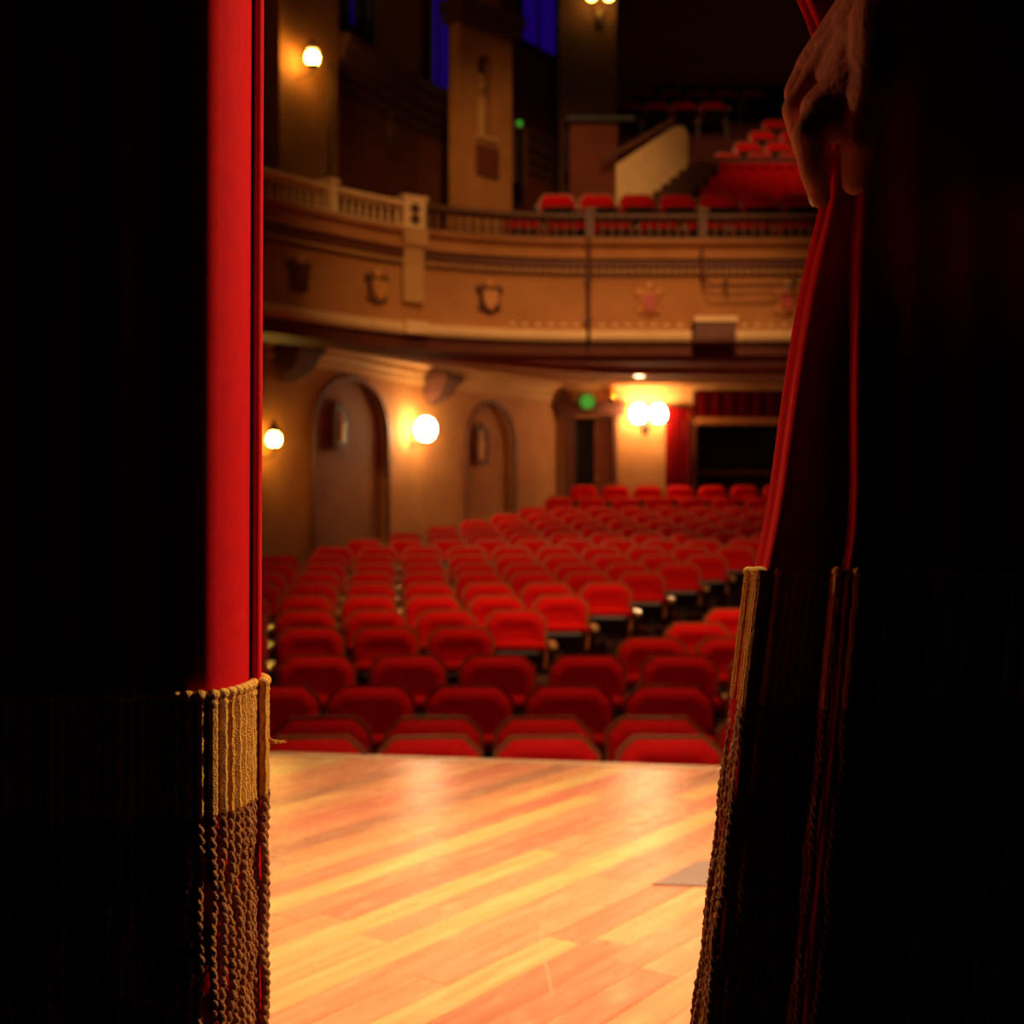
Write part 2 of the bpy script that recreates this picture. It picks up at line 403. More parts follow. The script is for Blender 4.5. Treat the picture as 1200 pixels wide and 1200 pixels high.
# ------------------------------------------------------------------ left and rear walls with arched niches
ZB = EYE + 2.32                                            # soffit line at the walls
def seg_pt(i, px):                                         # point of wall segment i on a bearing
    (x0,y0),(x1,y1) = WALL[i], WALL[i+1]; k = (px-600)/F
    t = (k*y0-x0)/((x1-x0)-k*(y1-y0)); return t*math.hypot(x1-x0, y1-y0)
class Wall:
    def __init__(s, i, m, name, z0, z1, arches=()):
        (x0,y0),(x1,y1) = WALL[i], WALL[i+1]; s.i = i
        s.L = math.hypot(x1-x0, y1-y0); s.ang = math.atan2(y1-y0, x1-x0)
        s.M = Matrix.Translation((x0, y0, 0)) @ Matrix.Rotation(s.ang, 4, 'Z')   # local x along wall, -y into the hall
        b = MB(); last = 0; TH = .3
        def col(a, c, za, zc, zt):                          # piece from the arch curve up
            b.loft([[(a,0,za),(a,0,zt),(a,TH,zt),(a,TH,za)], [(c,0,zc),(c,0,zt),(c,TH,zt),(c,TH,zc)]], True, s.M)
        for (a0, a1, zs, zr, kind) in arches:
            col(last, a0, z0, z0, z1)
            n = 14 if kind == 'arch' else 1; r = (a1-a0)/2; pz = []
            for j in range(n+1):
                x = a0+(a1-a0)*j/n
                pz.append((x, zs + (zr*math.sqrt(max(0, 1-((x-a0-r)/r)**2)) if kind == 'arch' else 0)))
            for (xa, za), (xb, zb) in zip(pz, pz[1:]): col(xa, xb, za, zb, z1)
            last = a1
        col(last, s.L, z0, z0, z1)
        s.o = tag(b.build(name, m), kind='structure')
    def back(s, a0, a1, z0, z1, depth, m, name, parent):
        b = MB(); b.box(((a0+a1)/2, depth+.02, (z0+z1)/2), (a1-a0+.2, .04, z1-z0), s.M)
        b.box((a0-.05, depth/2+.15, (z0+z1)/2), (.09, depth-.3+.02, z1-z0), s.M) if depth > .32 else None
        return b.build(name, m, parent)
ZF = -1.0
w0 = Wall(0, M_plaster, 'wall_left_near', ZF, ZB)
a1 = [seg_pt(1, 366), seg_pt(1, 454)]; a2 = [seg_pt(2, 546), seg_pt(2, 603)]
dA = 18.3; dB = 21.3
w1 = Wall(1, M_plaster, 'wall_left', ZF, ZB, [(a1[0], a1[1], RZ(505, dA), RZ(443, dA)-RZ(505, dA), 'arch')])
w2 = Wall(2, M_plaster, 'wall_left_rear', ZF, ZB, [(a2[0], a2[1], RZ(520, dB), RZ(470, dB)-RZ(520, dB), 'arch')])
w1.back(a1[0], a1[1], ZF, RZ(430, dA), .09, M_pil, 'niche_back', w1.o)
w2.back(a2[0], a2[1], ZF, RZ(455, dB), .09, M_plaster, 'niche_back', w2.o)
d0, d1 = seg_pt(3, 664), seg_pt(3, 720); q0, q1 = seg_pt(3, 812), seg_pt(3, 990)
dC = 23.35
w3 = Wall(3, M_plaster, 'wall_rear', ZF, ZB, [(d0+.14, d1-.03, RZ(490, dC), 0, 'rect'), (q0, q1, RZ(497, dC), 0, 'rect')])
w3.back(d0, d1, ZF, RZ(485, dC), .30, M_black, 'doorway_back', w3.o)
w3.back(q0, q1, ZF, RZ(490, dC), .9, M_black, 'opening_back', w3.o)
# dark tubes round the niches: shadow of the arch reveals put into colour
def reveal_shade_line(w, a0, a1, zs, zr, m):
    r = (a1-a0)/2; pts = [(a0-.0, ZF)]; path = []
    for sgn in (0,):
        path.append((a0, -.01, ZF+.6))
        for j in range(17):
            th = PI - PI*j/16; path.append((a0+r+r*math.cos(th), -.01, zs+zr*math.sin(th)))
        path.append((a1, -.01, ZF+.6))
    b = MB(); b.tube(path, .04, 6, w.M); return b.build('reveal_shade_line', m, w.o, smooth=60)
reveal_shade_line(w1, a1[0], a1[1], RZ(505, dA), RZ(443, dA)-RZ(505, dA), M_darkmould)
reveal_shade_line(w2, a2[0], a2[1], RZ(520, dB), RZ(470, dB)-RZ(520, dB), M_darkmould)
# cornice where the wall meets the soffit
cor = MB(); cor.sweep(WALL, [(0, ZB-.34), (.03, ZB-.34), (.05, ZB-.30), (.05, ZB-.22), (.10, ZB-.18), (.10, ZB-.10), (.20, ZB-.06), (.20, ZB), (0, ZB)])
tag(cor.build('trim_2', M_plaster_l, smooth=30), 'stepped plaster cornice along the wall under the balcony', kind='structure')
# plaques in the niches
def plaque(w, px, seg, y0, y1, wid, d, dep, label):
    s_ = seg_pt(seg, px); zc = RZ((y0+y1)/2, d); h = (y1-y0)/F*d
    t = thing('wall_plaque', label, 'plaque', w.M @ Vector((s_, dep, zc-h/2)), w.ang, 'framed relief plaques in the niches')
    f = MB()
    for sx in (-1, 1): f.box((sx*wid*.46, -.04, h/2), (wid*.10, .07, h))
    for z in (.03, h-.03): f.box((0, -.04, z), (wid*.9, .07, .06))
    f.ball((0, -.04, h+.03), .07, 8, 5, (1.3,.5,.8)); f.build('frame', M_darkmould, t)
    b = MB(); b.box((0, -.012, h/2), (wid*.84, .02, h-.06)); b.build('back_panel', M_plaster_d, t)
    g = MB(); g.lathe([(.02,0),(.075,.02),(.06,h*.25),(.085,h*.48),(.04,h*.6),(.055,h*.68),(.045,h*.78),(.005,h*.84)], (0,-.055,.04), 8, sy=.6)
    g.build('relief_figure', M_relief, t, smooth=60)
plaque(w1, 402, 1, 478, 524, .34, 18.2, .085, 'dark framed relief plaque in the wide arched niche near the amber sconce')
plaque(w2, 566, 2, 500, 543, .34, 21.2, .085, 'dark framed relief plaque in the narrow arched niche left of the doorway')

# ------------------------------------------------------------------ doorway, exit sign, drapes, opening at the rear
def wl(w, s_, out, z): return w.M @ Vector((s_, -out, z))
fz = row_z(23.3)
t = thing('doorway_surround', 'brown doorway surround with carved lintel under the green exit light', 'door frame', wl(w3, d0, 0, fz), w3.ang)
dw = d1-d0; zt = RZ(488, dC)-fz
for x, wd in ((.05, .17), (dw, .07)):
    b = MB(); b.box((x, -.05, zt/2), (wd, .14, zt)); b.box((x, -.06, .08), (wd+.03, .18, .16)); b.box((x, -.06, zt-.05), (wd+.03, .18, .1))
    b.build('pilaster', M_darkmould, t)
b = MB(); b.box((dw/2-.02, -.08, zt+.10), (dw+.34, .2, .18)); b.box((dw/2-.02, -.10, zt+.22), (dw+.42, .26, .06)); b.build('lintel', M_darkmould, t)
b = MB(); b.lathe([(.02,0),(.14,.03),(.17,.1),(.12,.2),(.03,.24)], (-.08, -.1, zt+.24), 10, sy=.5); b.build('scroll', M_darkmould, t, smooth=60)
b = MB(); b.prism([(.14,zt+.25),(.95,zt+.25),(.85,zt+.36),(.60,zt+.48),(.35,zt+.42)], -.13, -.02); b.build('pediment', M_relief, t)
b = MB(); b.lathe([(.02,0),(.07,.05),(.085,.16),(.04,.24),(.06,.30),(.005,.36)], (.80, -.16, zt+.26), 10); b.build('glint_vase', M_gilt, t, smooth=60)  # made-up gilt ornament standing in for a glint reflected from the sconce
b = MB(); b.box((dw*.78, .12, zt/2), (dw*.34, .05, zt)); 
for zz in (.25, .62): b.box((dw*.78, .09, zt*zz+.1), (dw*.22, .02, zt*.26))
dl = b.build('door_leaf', M_frame, t)
b = MB(); b.ball((dw*.64, .07, zt*.48), .03, 8, 6); b.build('door_knob', M_gold, dl)
t = thing('exit_sign', 'green lit exit light over the rear doorway', 'sign', wl(w3, seg_pt(3, 686), .22, RZ(482, dC)), w3.ang)
b = MB(); b.box((0, 0, .15), (.30, .08, .26)); b.build('housing', M_bronze, t)
b = MB(); b.lathe([(.13,0),(.13,.03)], (0,0,0), 16, Matrix.Translation((0,-.04,.15)) @ Matrix.Rotation(PI/2,4,'X')); b.build('lens', M_exit, t)
t = thing('red_drape', 'narrow red drape hanging between the sconce and the dark opening', 'drape', wl(w3, seg_pt(3, 792), .12, fz), w3.ang)
def drape(b, x0, x1, z0, z1, folds, amp, th=.02):
    n = folds*6; R = []
    for j in range(n+1):
        x = x0+(x1-x0)*j/n; yy = amp*math.sin(2*PI*folds*j/n); R.append([(x,yy-th,z0),(x,yy,z0),(x,yy,z1),(x,yy-th,z1)])
    b.loft(R)
b = MB(); drape(b, -.22, .20, 0, RZ(478, dC)-fz, 4, .035); b.build('cloth', M_drape, t, smooth=60)
b = MB(); b.tube([(-.28,.0,RZ(477, dC)-fz),(.26,.0,RZ(477, dC)-fz)], .025, 8); b.build('rod', M_bronze, t)
t = thing('red_valance', 'red fabric valance above the dark rear opening', 'valance', wl(w3, q0, .12, RZ(489, dC)), w3.ang)
b = MB(); drape(b, -.02, q1-q0+.2, 0, .48, 12, .012); b.build('cloth', M_valance, t, smooth=60)
t = thing('opening_frame', 'wooden frame with lit lintel around the dark rear opening', 'frame', wl(w3, q0, 0, fz), w3.ang)
b = MB(); b.box(((q1-q0)/2, -.06, RZ(493, dC)-fz), (q1-q0+.2, .16, .13)); b.build('lintel', M_plaster, t)
for x in (-.02, q1-q0+.02):
    b = MB(); b.box((x, -.03, (RZ(497, dC)-fz)/2), (.12, .12, RZ(497, dC)-fz)); b.build('post', M_darkmould, t)
b = MB(); b.prism([(-.2,RZ(515,dC)-fz),(.03,RZ(540,dC)-fz),(.03,RZ(492,dC)-fz),(-.25,RZ(492,dC)-fz)], -.14, -.02); b.build('bracket', M_darkmould, t)
b = MB(); b.box(((q1-q0)/2, .2, RZ(553, dC)-fz), (q1-q0, .06, .05)); b.build('counter_rail', M_darkmould, t)

# ------------------------------------------------------------------ sconces
def point(name, loc, power, color, rad, parent=None):
    l = bpy.data.lights.new(name, 'POINT'); l.energy = power; l.color = color; l.shadow_soft_size = rad
    o = bpy.data.objects.new(name, l); COL.objects.link(o); o.location = loc
    if parent: o.parent = parent
def sconce(w, seg, px, py, d, style, label, power, color, gm, out=.28, gr=.085):
    s_ = seg_pt(seg, px)
    for _ in range(12):
        g_ = wl(w, s_, out, 0); s_ += (px-(600+g_.x/g_.y*F))*g_.y/F*.8
    z = RZ(py, wl(w, s_, out, 0).y)
    t = thing('wall_sconce', label, 'wall lamp', wl(w, s_, 0, z), w.ang)
    b = MB(); b.lathe([(.01,-.36),(.05,-.33),(.075,-.2),(.06,-.05),(.01,.0)], (0,-.02,0), 10, sy=.5); b.build('backplate', M_bronze, t, smooth=60)
    xs_ = (-.18, .18) if style == 'double' else (0,)
    for x in xs_:
        b = MB(); b.tube([(x*.2,-.03,-.2),(x*.6,-out*.5,-.24),(x,-out,-.2),(x,-out,-gr)], .014, 6); b.lathe([(.012,-.04),(.05,0),(.06,.02)], (x,-out,-gr-.015), 10)
        b.build('bracket', M_bronze, t, smooth=50)
        g = MB(); g.ball((x,-out,0), gr, 12, 8, (1,1,1.15)); g.build('globe', gm, t, smooth=80)
        if style == 'lantern':
            c = MB(); c.lathe([(gr*1.15,0),(gr*1.2,.02),(gr*.7,.07),(.02,.13),(.012,.19),(.001,.2)], (x,-out,gr*1.05), 8); c.build('cap', M_bronze, t, smooth=40)
            c = MB()
            for k in range(4):
                an = PI/4+k*PI/2; c.tube([(x+gr*1.12*math.cos(an),-out+gr*1.12*math.sin(an),-gr*1.0),(x+gr*1.12*math.cos(an),-out+gr*1.12*math.sin(an),gr*1.15)], .006, 5)
            c.build('cage', M_bronze, t)
        point('sconce_glow', (x,-out-.0,0), power, color, gr*1.35, t)
    return t
sconce(w1, 1, 321, 515, 16.6, 'lantern', 'amber lantern sconce on the left wall beside the curtain, below the balcony', 4, (1,.55,.12), M_globe_y)
sconce(w2, 2, 499, 503, 20.2, 'single', 'bright white globe sconce between the two arched niches', 14, (1,.68,.34), M_globe_w, .34, .16)
sconce(w3, 3, 760, 485, 23.3, 'double', 'bright double globe sconce right of the doorway', 8, (1,.68,.34), M_globe_w, .34, .15)
for px, py, d, seg, w in ((503,452,19.9,1,w1), (332,440,16.6,1,w1)):
    s_ = seg_pt(seg, px)
    t = thing('corbel', 'dark carved corbel under the soffit %s' % ('above the white globe sconce' if px > 400 else 'above the amber lantern sconce'), 'corbel', wl(w, s_, 0, ZB-.62), w.ang, 'corbels under the soffit')
    b = MB(); b.loft([[(-.1,0,0),(.1,0,0),(.1,-.08,0),(-.1,-.08,0)],[(-.22,0,.14),(.22,0,.14),(.22,-.3,.14),(-.22,-.3,.14)],[(-.26,0,.36),(.26,0,.36),(.26,-.44,.36),(-.26,-.44,.36)]]); b.build('bracket', M_plaster_d, t)
    b = MB(); b.box((0,-.22,.41), (.6,.5,.1)); b.build('abacus', M_plaster_d, t)

# ------------------------------------------------------------------ balcony
BP = [(-5.6,8.2),(-4.4,10.3),(-3.4,11.9),(-2.56,13.0),(-1.80,13.86),(-1.16,14.42),(-.4,14.78),(.3,14.95),(.9,15.0),(3.3,15.0),(6.8,14.8)]
def catmull(pts, k=4):
    out = []
    for i in range(len(pts)-1):
        p0, p1, p2, p3 = pts[max(i-1,0)], pts[i], pts[i+1], pts[min(i+2, len(pts)-1)]
        for j in range(k):
            t_ = j/k
            out.append(tuple(.5*((2*b)+(-a+c)*t_+(2*a-5*b+4*c-d_)*t_*t_+(-a+3*b-3*c+d_)*t_**3) for a,b,c,d_ in zip(p0,p1,p2,p3)))
    return out+[pts[-1]]
BC = catmull(BP)
def R(z): return EYE+z
balc = thing('balcony', 'curved ochre balcony front with cream moulding and balustrade across the hall', 'balcony', (0,15,0))
balc.location = (0,0,0)
b = MB(); b.sweep(BC, [(0,R(2.10)),(0,R(2.80)),(-.2,R(2.80)),(-.2,R(2.10))]); b.build('fascia', M_plaster, balc, smooth=30)
b = MB(); b.sweep(BC, [(0,R(2.76)),(.05,R(2.78)),(.05,R(2.83)),(.10,R(2.86)),(.10,R(2.92)),(-.02,R(2.94)),(-.2,R(2.94)),(-.2,R(2.76))]); b.build('lower_cornice', M_darkmould, balc, smooth=30)
b = MB(); b.sweep(BC, [(.0,R(2.94)),(.12,R(2.95)),(.12,R(2.99)),(.03,R(3.0)),(.03,R(3.09)),(.14,R(3.12)),(.16,R(3.17)),(-.3,R(3.17)),(-.3,R(2.94))]); b.build('upper_cornice', M_plaster, balc, smooth=30)
b = MB(); b.sweep(BC, [(0,R(2.0)),(.10,R(1.99)),(.13,R(2.03)),(.13,R(2.08)),(.09,R(2.12)),(0,R(2.13)),(-.2,R(2.13)),(-.2,R(2.0))]); b.build('cream_band', M_moulding, balc, smooth=30)
b = MB(); b.sweep(BC, [(.02,R(1.99)),(-.02,R(1.84)),(-.35,R(1.80)),(-.4,R(1.99))]); b.build('soffit_lip', M_darkmould, balc, smooth=30)
for part_, mm, pre in (([p for p in BC if p[0] < -1.2]+[(-1.14,14.43)], M_moulding, ''), ([(-1.14,14.43)]+[p for p in BC if p[0] > -1.1], M_rail, 'dark_')):
    b = MB(); b.sweep(part_, [(.10,R(3.17)),(.10,R(3.205)),(-.06,R(3.205)),(-.06,R(3.17))]); b.build('bottom_rail', mm, balc)
    b = MB(); b.sweep(part_, [(.09,R(3.41)),(.12,R(3.43)),(.12,R(3.465)),(.09,R(3.48)),(-.05,R(3.48)),(-.08,R(3.46)),(-.08,R(3.43)),(-.05,R(3.41))]); b.build('handrail', mm, balc, smooth=40)
# arc-length walk along the front
def walk(path):
    L_ = [0]
    for a, c in zip(path, path[1:]): L_.append(L_[-1]+math.hypot(c[0]-a[0], c[1]-a[1]))
    return L_
BL = walk(BC)
def at_len(s_):
    for i in range(len(BL)-1):
        if BL[i] <= s_ <= BL[i+1]:
            t_ = (s_-BL[i])/(BL[i+1]-BL[i]); a, c = BC[i], BC[i+1]
            return Vector((a[0]+(c[0]-a[0])*t_, a[1]+(c[1]-a[1])*t_)), math.atan2(c[1]-a[1], c[0]-a[0])
    return Vector(BC[-1]), 0
def len_px(px):
    best = min(range(2000), key=lambda i: abs(at_len(BL[-1]*i/2000)[0].x/at_len(BL[-1]*i/2000)[0].y*F+600-px)); return BL[-1]*best/2000
m = MB(); m.lathe([(.022,0),(.022,.02),(.010,.035),(.020,.075),(.022,.095),(.012,.13),(.010,.16),(.018,.185),(.02,.205)], (0,0,0), 8)
balL = m
m = MB(); m.lathe([(.030,0),(.030,.02),(.016,.035),(.030,.075),(.034,.095),(.018,.13),(.014,.16),(.026,.185),(.028,.205)], (0,0,0), 8)
bal0 = balL.build('baluster', M_moulding, balc, smooth=50)
bal1 = m.build('baluster', M_rail, balc, smooth=50); second = True
sA, sB = len_px(288), len_px(960); s_ = sA; firstb = True
pier_s = [len_px(382), len_px(480), len_px(690), len_px(822)]
while s_ < sB:
    p, an = at_len(s_)
    if all(abs(s_-q) > (.15 if i == 1 else .09) for i, q in enumerate(pier_s)):
        n_ = Vector((math.sin(an), -math.cos(an))); c = p + n_*.02
        Mx = Matrix.Translation((c.x, c.y, R(3.205))) @ Matrix.Rotation(an, 4, 'Z')
        if p.x > -1.1:
            if second: bal1.matrix_local = Mx; second = False
            else: inst(bal1, balc, Mx)
        elif firstb: bal0.matrix_local = Mx; firstb = False
        else: inst(bal0, balc, Mx)
    s_ += .10 if at_len(s_)[0].x < -1.2 else .11
for i, q in enumerate(pier_s):
    p, an = at_len(q); n_ = Vector((math.sin(an), -math.cos(an))); wdt = .27 if i == 1 else .10
    Mx = Matrix.Translation((p.x, p.y, R(3.17))) @ Matrix.Rotation(an, 4, 'Z')
    b = MB(); b.box((0,-.02,.165), (wdt,.22,.33), Mx); b.box((0,-.02,.345), (wdt+.05,.26,.04), Mx)
    pd = b.build('pedestal', M_moulding if i < 2 else M_rail, balc)
    if i == 1:
        b = MB()
        for zz in (.1, .22):
            for k in range(4): b.lathe([(.035,0),(.035,.012)], (0,0,0), 8, Mx @ Matrix.Translation((.03*math.cos(k*PI/2), -.133, zz+.03*math.sin(k*PI/2))) @ Matrix.Rotation(PI/2,4,'X'))
        b.build('quatrefoil', M_plaster_d, pd)
        b = MB(); b.box((0,-.03,-.51), (.25,.16,.62), Mx); b.box((0,-.05,-.10), (.29,.24,.18), Mx); b.build('pilaster', M_plaster_l, balc)
        b = MB(); b.box((0,-.09,-1.11), (.29,.22,.14), Mx); b.build('pilaster_foot', M_moulding, balc)
# beads above the cream band and dentils of the cornice
m = MB(); m.ball((0,0,0), .028, 8, 6); bd = m.build('bead', M_bead, balc, smooth=80); firstb = True
s_ = len_px(600)
while s_ < sB:
    p, an = at_len(s_); n_ = Vector((math.sin(an), -math.cos(an))); c = p+n_*.03
    Mx = Matrix.Translation((c.x, c.y, R(2.18)))
    if firstb: bd.matrix_local = Mx; firstb = False
    else: inst(bd, balc, Mx)
    s_ += .152
m = MB(); s_ = sA
while s_ < sB:
    p, an = at_len(s_); Mx = Matrix.Translation((p.x, p.y, R(2.805))) @ Matrix.Rotation(an, 4, 'Z')
    m.box((0,-.085,0), (.045,.06,.045), Mx); s_ += .085
tag(m.build('dentils', M_plaster_l, balc), kind='stuff')
# cartouches
for k, (px, mt) in enumerate(((348, M_darkmould), (440, M_relief), (573, M_relief), (760, M_shield), (921, M_shield))):
    p, an = at_len(len_px(px)); Mx = Matrix.Translation((p.x, p.y, R(2.47))) @ Matrix.Rotation(an, 4, 'Z')
    b = MB(); b.ball((0,-.02,0), .15, 12, 8, (.85,.42,1.25), Mx)
    for sx in (-1, 1):
        b.ball((sx*.12,-.02,.10), .05, 8, 5, (1,.8,1.1), Mx); b.ball((sx*.10,-.02,-.11), .04, 8, 5, (1,.8,1.3), Mx)
    ca = b.build('cartouche', M_relief if mt is M_shield else M_plaster_d, balc, smooth=70)
    b = MB(); b.prism([(-.085,.08),(.085,.08),(.085,-.03),(.05,-.10),(0,-.15),(-.05,-.10),(-.085,-.03)], -.105, -.05, Mx); b.build('shield', mt, ca)
    b = MB(); b.ball((0,-.06,.16), .06, 8, 6, (1.1,.7,1), Mx); b.build('crown', M_relief if k != 4 else M_moulding, ca, smooth=70)
# pipe, bar and lantern box fixed on the front
p, an = at_len(len_px(690)); q = P(690,0,14.83)
t = thing('conduit_pipe', 'dark vertical conduit running down the balcony front', 'pipe', (q.x, p.y-.16, R(1.98)))
b = MB(); b.tube([(0,0,0),(0,0,.6),(.012,-.03,.8),(.0,-.05,1.2)], .024, 8); b.build('pipe', M_darkmould, t, smooth=60)
b = MB()
for z in (.25, .72): b.box((0,.04,z), (.09,.11,.03))
b.build('bracket', M_iron, t)
t = thing('lighting_bar', 'dark bent lighting bar hung on the right of the balcony front', 'bar', (0,0,0))
pts = [P(822,290,14.75), P(824,322,14.75), P(832,335,14.75), P(990,334,14.75)]
b = MB(); b.tube(pts, .022, 8); b.build('bar', M_darkmould, t, smooth=60)
b = MB()
for px in (850, 930): b.box(tuple(P(px,331,14.86)), (.03,.24,.05))
b.build('clamp', M_iron, t)
t = thing('projector_box', 'dark box on a pale ledge fixed to the balcony band', 'box', tuple(P(836,402,14.72)))
b = MB(); b.box((0,0,.11), (.46,.34,.22)); b.box((0,-.18,.11), (.40,.02,.16)); b.build('housing', M_darkmould, t)
b = MB(); b.box((0,-.01,.25), (.49,.38,.06)); b.build('lid', M_moulding, t)
# soffit between the front and the walls
sof = MB(); WL = [(-6.6,8.3),(-5.2,11.6),(-4.2,13.96),(-3.25,16.2),(-2.6,17.57),(-2.0,18.84),(-1.45,20.0),(-.7,21.06),(.1,22.19),(.85,23.25),(4.2,23.5),(7.5,23.75)]
def resamp(path, n):
    L_ = walk(path); out = []
    for k in range(n):
        s2 = L_[-1]*k/(n-1)
        for i in range(len(path)-1):
            if s2 <= L_[i+1]+1e-9:
                t_ = (s2-L_[i])/(L_[i+1]-L_[i]); out.append((path[i][0]+(path[i+1][0]-path[i][0])*t_, path[i][1]+(path[i+1][1]-path[i][1])*t_)); break
    return out
fa, wa = resamp(BC, 40), resamp(WL, 40)
sof.loft([[(a[0],a[1]+.3,R(1.90)), (c[0],c[1],ZB), (c[0],c[1],ZB+.25), (a[0],a[1]+.3,R(2.2))] for a, c in zip(fa, wa)])
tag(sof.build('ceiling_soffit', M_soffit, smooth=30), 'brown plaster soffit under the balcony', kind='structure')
for k, (fr_, nm) in enumerate(((.42, 'trim_3'), (.72, 'trim_4'))):
    b = MB(); path = [(a[0]+(c[0]-a[0])*fr_, a[1]+.3+(c[1]-a[1]-.3)*fr_) for a, c in zip(fa, wa)]; zz = R(1.90)+(ZB-R(1.90))*fr_
    b.sweep(path, [(.0,zz+.05),(.0,zz-.05),(.03,zz-.09),(.09,zz-.09),(.12,zz-.05),(.12,zz+.05)])
    tag(b.build(nm, M_plaster_l, smooth=30), 'plaster rib along the balcony soffit, %s' % ('nearer the front' if k == 0 else 'nearer the wall'), kind='structure')
t = thing('ceiling_downlight', 'small bright downlight in the soffit left of the double sconce', 'lamp', tuple(P(749,440,20.0)))
b = MB(); b.lathe([(.09,0),(.11,.02),(.11,.10),(.02,.16)], (0,0,0), 12); b.build('housing', M_moulding, t, smooth=40)
b = MB(); b.lathe([(.075,-.015),(.075,.004)], (0,0,0), 12); b.build('lens', emit('downlight_lens', (1,.62,.4), 5), t)
point('downlight_glow', (0,0,-.1), 12, (1,.6,.3), .05, t)

# ------------------------------------------------------------------ upper side wall
ZU = ZB+.25; ZC = R(5.95)
u = []
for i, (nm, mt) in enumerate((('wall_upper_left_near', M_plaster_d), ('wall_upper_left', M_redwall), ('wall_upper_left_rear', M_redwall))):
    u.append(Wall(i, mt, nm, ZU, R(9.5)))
_q = wl(w1, seg_pt(1, 384), 0, 0)
cr = MB(); cr.sweep([(_q.x, _q.y)]+WALL[2:4], [(0,ZC),(.06,ZC),(.08,ZC+.12),(.16,ZC+.16),(.16,ZC+.26),(.28,ZC+.34),(.28,ZC+.44),(.36,ZC+.50),(.36,ZC+.62),(0,ZC+.66)])
tag(cr.build('trim_5', M_plaster_d, smooth=30), 'heavy dark cornice high on the left wall', kind='structure')
# pilaster with the lamp
def upil(seg, w, pxa, pxb, z0, z1, out, m, name, label):
    sa, sb = seg_pt(seg, pxa), seg_pt(seg, pxb)
    t = thing(name, label, 'pilaster', wl(w, (sa+sb)/2, 0, z0), w.ang); b = MB()
    b.box((0,-out/2,(z1-z0)/2), (sb-sa, out, z1-z0)); b.build('shaft', m, t)
    b = MB(); b.box((0,-out/2-.02,.12), (sb-sa+.08, out+.05, .24)); b.build('base', m, t); return t
upil(1, w1, 311, 381, ZU, R(9.4), .22, M_pil, 'wall_pilaster', 'broad brown wall pilaster behind the upper lantern sconce')
sconce(w1, 1, 366, 68, 17.3, 'lantern', 'amber lantern sconce high on the pilaster above the balcony', 4, (1,.50,.10), M_globe_y, .5, .085)
t = thing('downpipe', 'thin dark pole standing below the upper lantern sconce', 'pole', wl(w1, seg_pt(1, 362), .34, R(4.2)), w1.ang)
b = MB(); b.tube([(0,0,0),(0,0,1.75)], .022, 8); b.ball((0,0,1.78), .035); b.lathe([(.09,0),(.07,.03),(.025,.06)], (0,0,0), 10); b.build('pole', M_bronze, t, smooth=50)
t = thing('wall_mask', 'dark relief mask on the red-brown upper wall panel', 'relief', wl(w1, seg_pt(1, 456), 0, RZ(172, 19.2)), w1.ang)
b = MB(); b.ball((0,-.03,.2), .16, 10, 8, (.9,.5,1.35)); b.ball((0,-.12,.2), .04, 8, 6, (.8,1,1.6)); b.build('face', M_plaster_d, t, smooth=70)
b = MB(); b.ball((0,-.03,.46), .08, 8, 6, (1.4,.6,1)); b.build('crest', M_plaster_d, t, smooth=70)
b = MB(); b.ball((0,-.03,-.06), .07, 8, 6, (1,.6,1.4)); b.build('drop', M_plaster_d, t, smooth=70)
# blue backlit openings above the cornice
def glass(w, seg, pxa, pxb, z0, z1, name, label):
    sa, sb = seg_pt(seg, pxa), seg_pt(seg, pxb); t = thing(name, None, None, wl(w, (sa+sb)/2, 0, z0), w.ang); t['kind'] = 'structure'; t['label'] = label
    b = MB(); b.box((0,-.02,(z1-z0)/2), (sb-sa, .02, z1-z0)); b.build('pane', M_blue, t)
    b = MB()
    for x in (-1, 1): b.box((x*(sb-sa)/2, -.05, (z1-z0)/2), (.07,.12,z1-z0+.07))
    b.box((0,-.05,0), (sb-sa+.1,.12,.07)); b.box((0,-.05,z1-z0), (sb-sa+.1,.12,.07)); b.box((0,-.04,(z1-z0)/2), (.03,.06,z1-z0)); b.build('window_frame', M_black, t)
glass(w1, 1, 399, 413, R(6.85), R(8.5), 'window_1', 'blue lit window above the left cornice')
glass(w1, 1, 424, 432, R(6.75), R(8.5), 'window_2', 'narrower blue lit window above the left cornice')
glass(w2, 2, 500, 524, R(6.7), R(8.6), 'window_3', 'blue lit window left of the tower')
glass(w2, 2, 606, 650, R(8.15), R(9.3), 'window_4', 'blue lit window right of the tower')
glass(w2, 2, 528, 538, R(7.0), R(9.3), 'window_5', 'violet lit strip of window beside the tower')
# tower with niche
A, B = P(538, 0, 18.9), P(600, 0, 19.7)
ang = math.atan2(B.y-A.y, B.x-A.x); TW = math.hypot(B.x-A.x, B.y-A.y); z0 = R(2.9); z1 = RZ(24, 18.9)
t = thing('niche_tower', 'pale plaster tower with a tall arched statue niche above the balcony', 'tower', (A.x, A.y, z0), ang)
def TZ(y): return RZ(y, 19.3)-z0
n0, n1 = TW*.34, TW*.66; na, ns = TZ(78), TZ(190)
b = MB(); H = z1-z0
b.box((n0/2, .11, H/2), (n0, .22, H)); b.box(((n1+TW)/2, .11, H/2), (TW-n1, .22, H)); b.box(((n0+n1)/2, .11, TZ(165)/2), (n1-n0, .22, TZ(165)))
r = (n1-n0)/2
for j in range(10):
    xa, xb = n0+(n1-n0)*j/10, n0+(n1-n0)*(j+1)/10
    f_ = lambda x: na+r*math.sqrt(max(0, 1-((x-n0-r)/r)**2))
    b.loft([[(xa,0,f_(xa)),(xa,0,H),(xa,.22,H),(xa,.22,f_(xa))],[(xb,0,f_(xb)),(xb,0,H),(xb,.22,H),(xb,.22,f_(xb))]])
b.build('shaft', M_plaster, t)
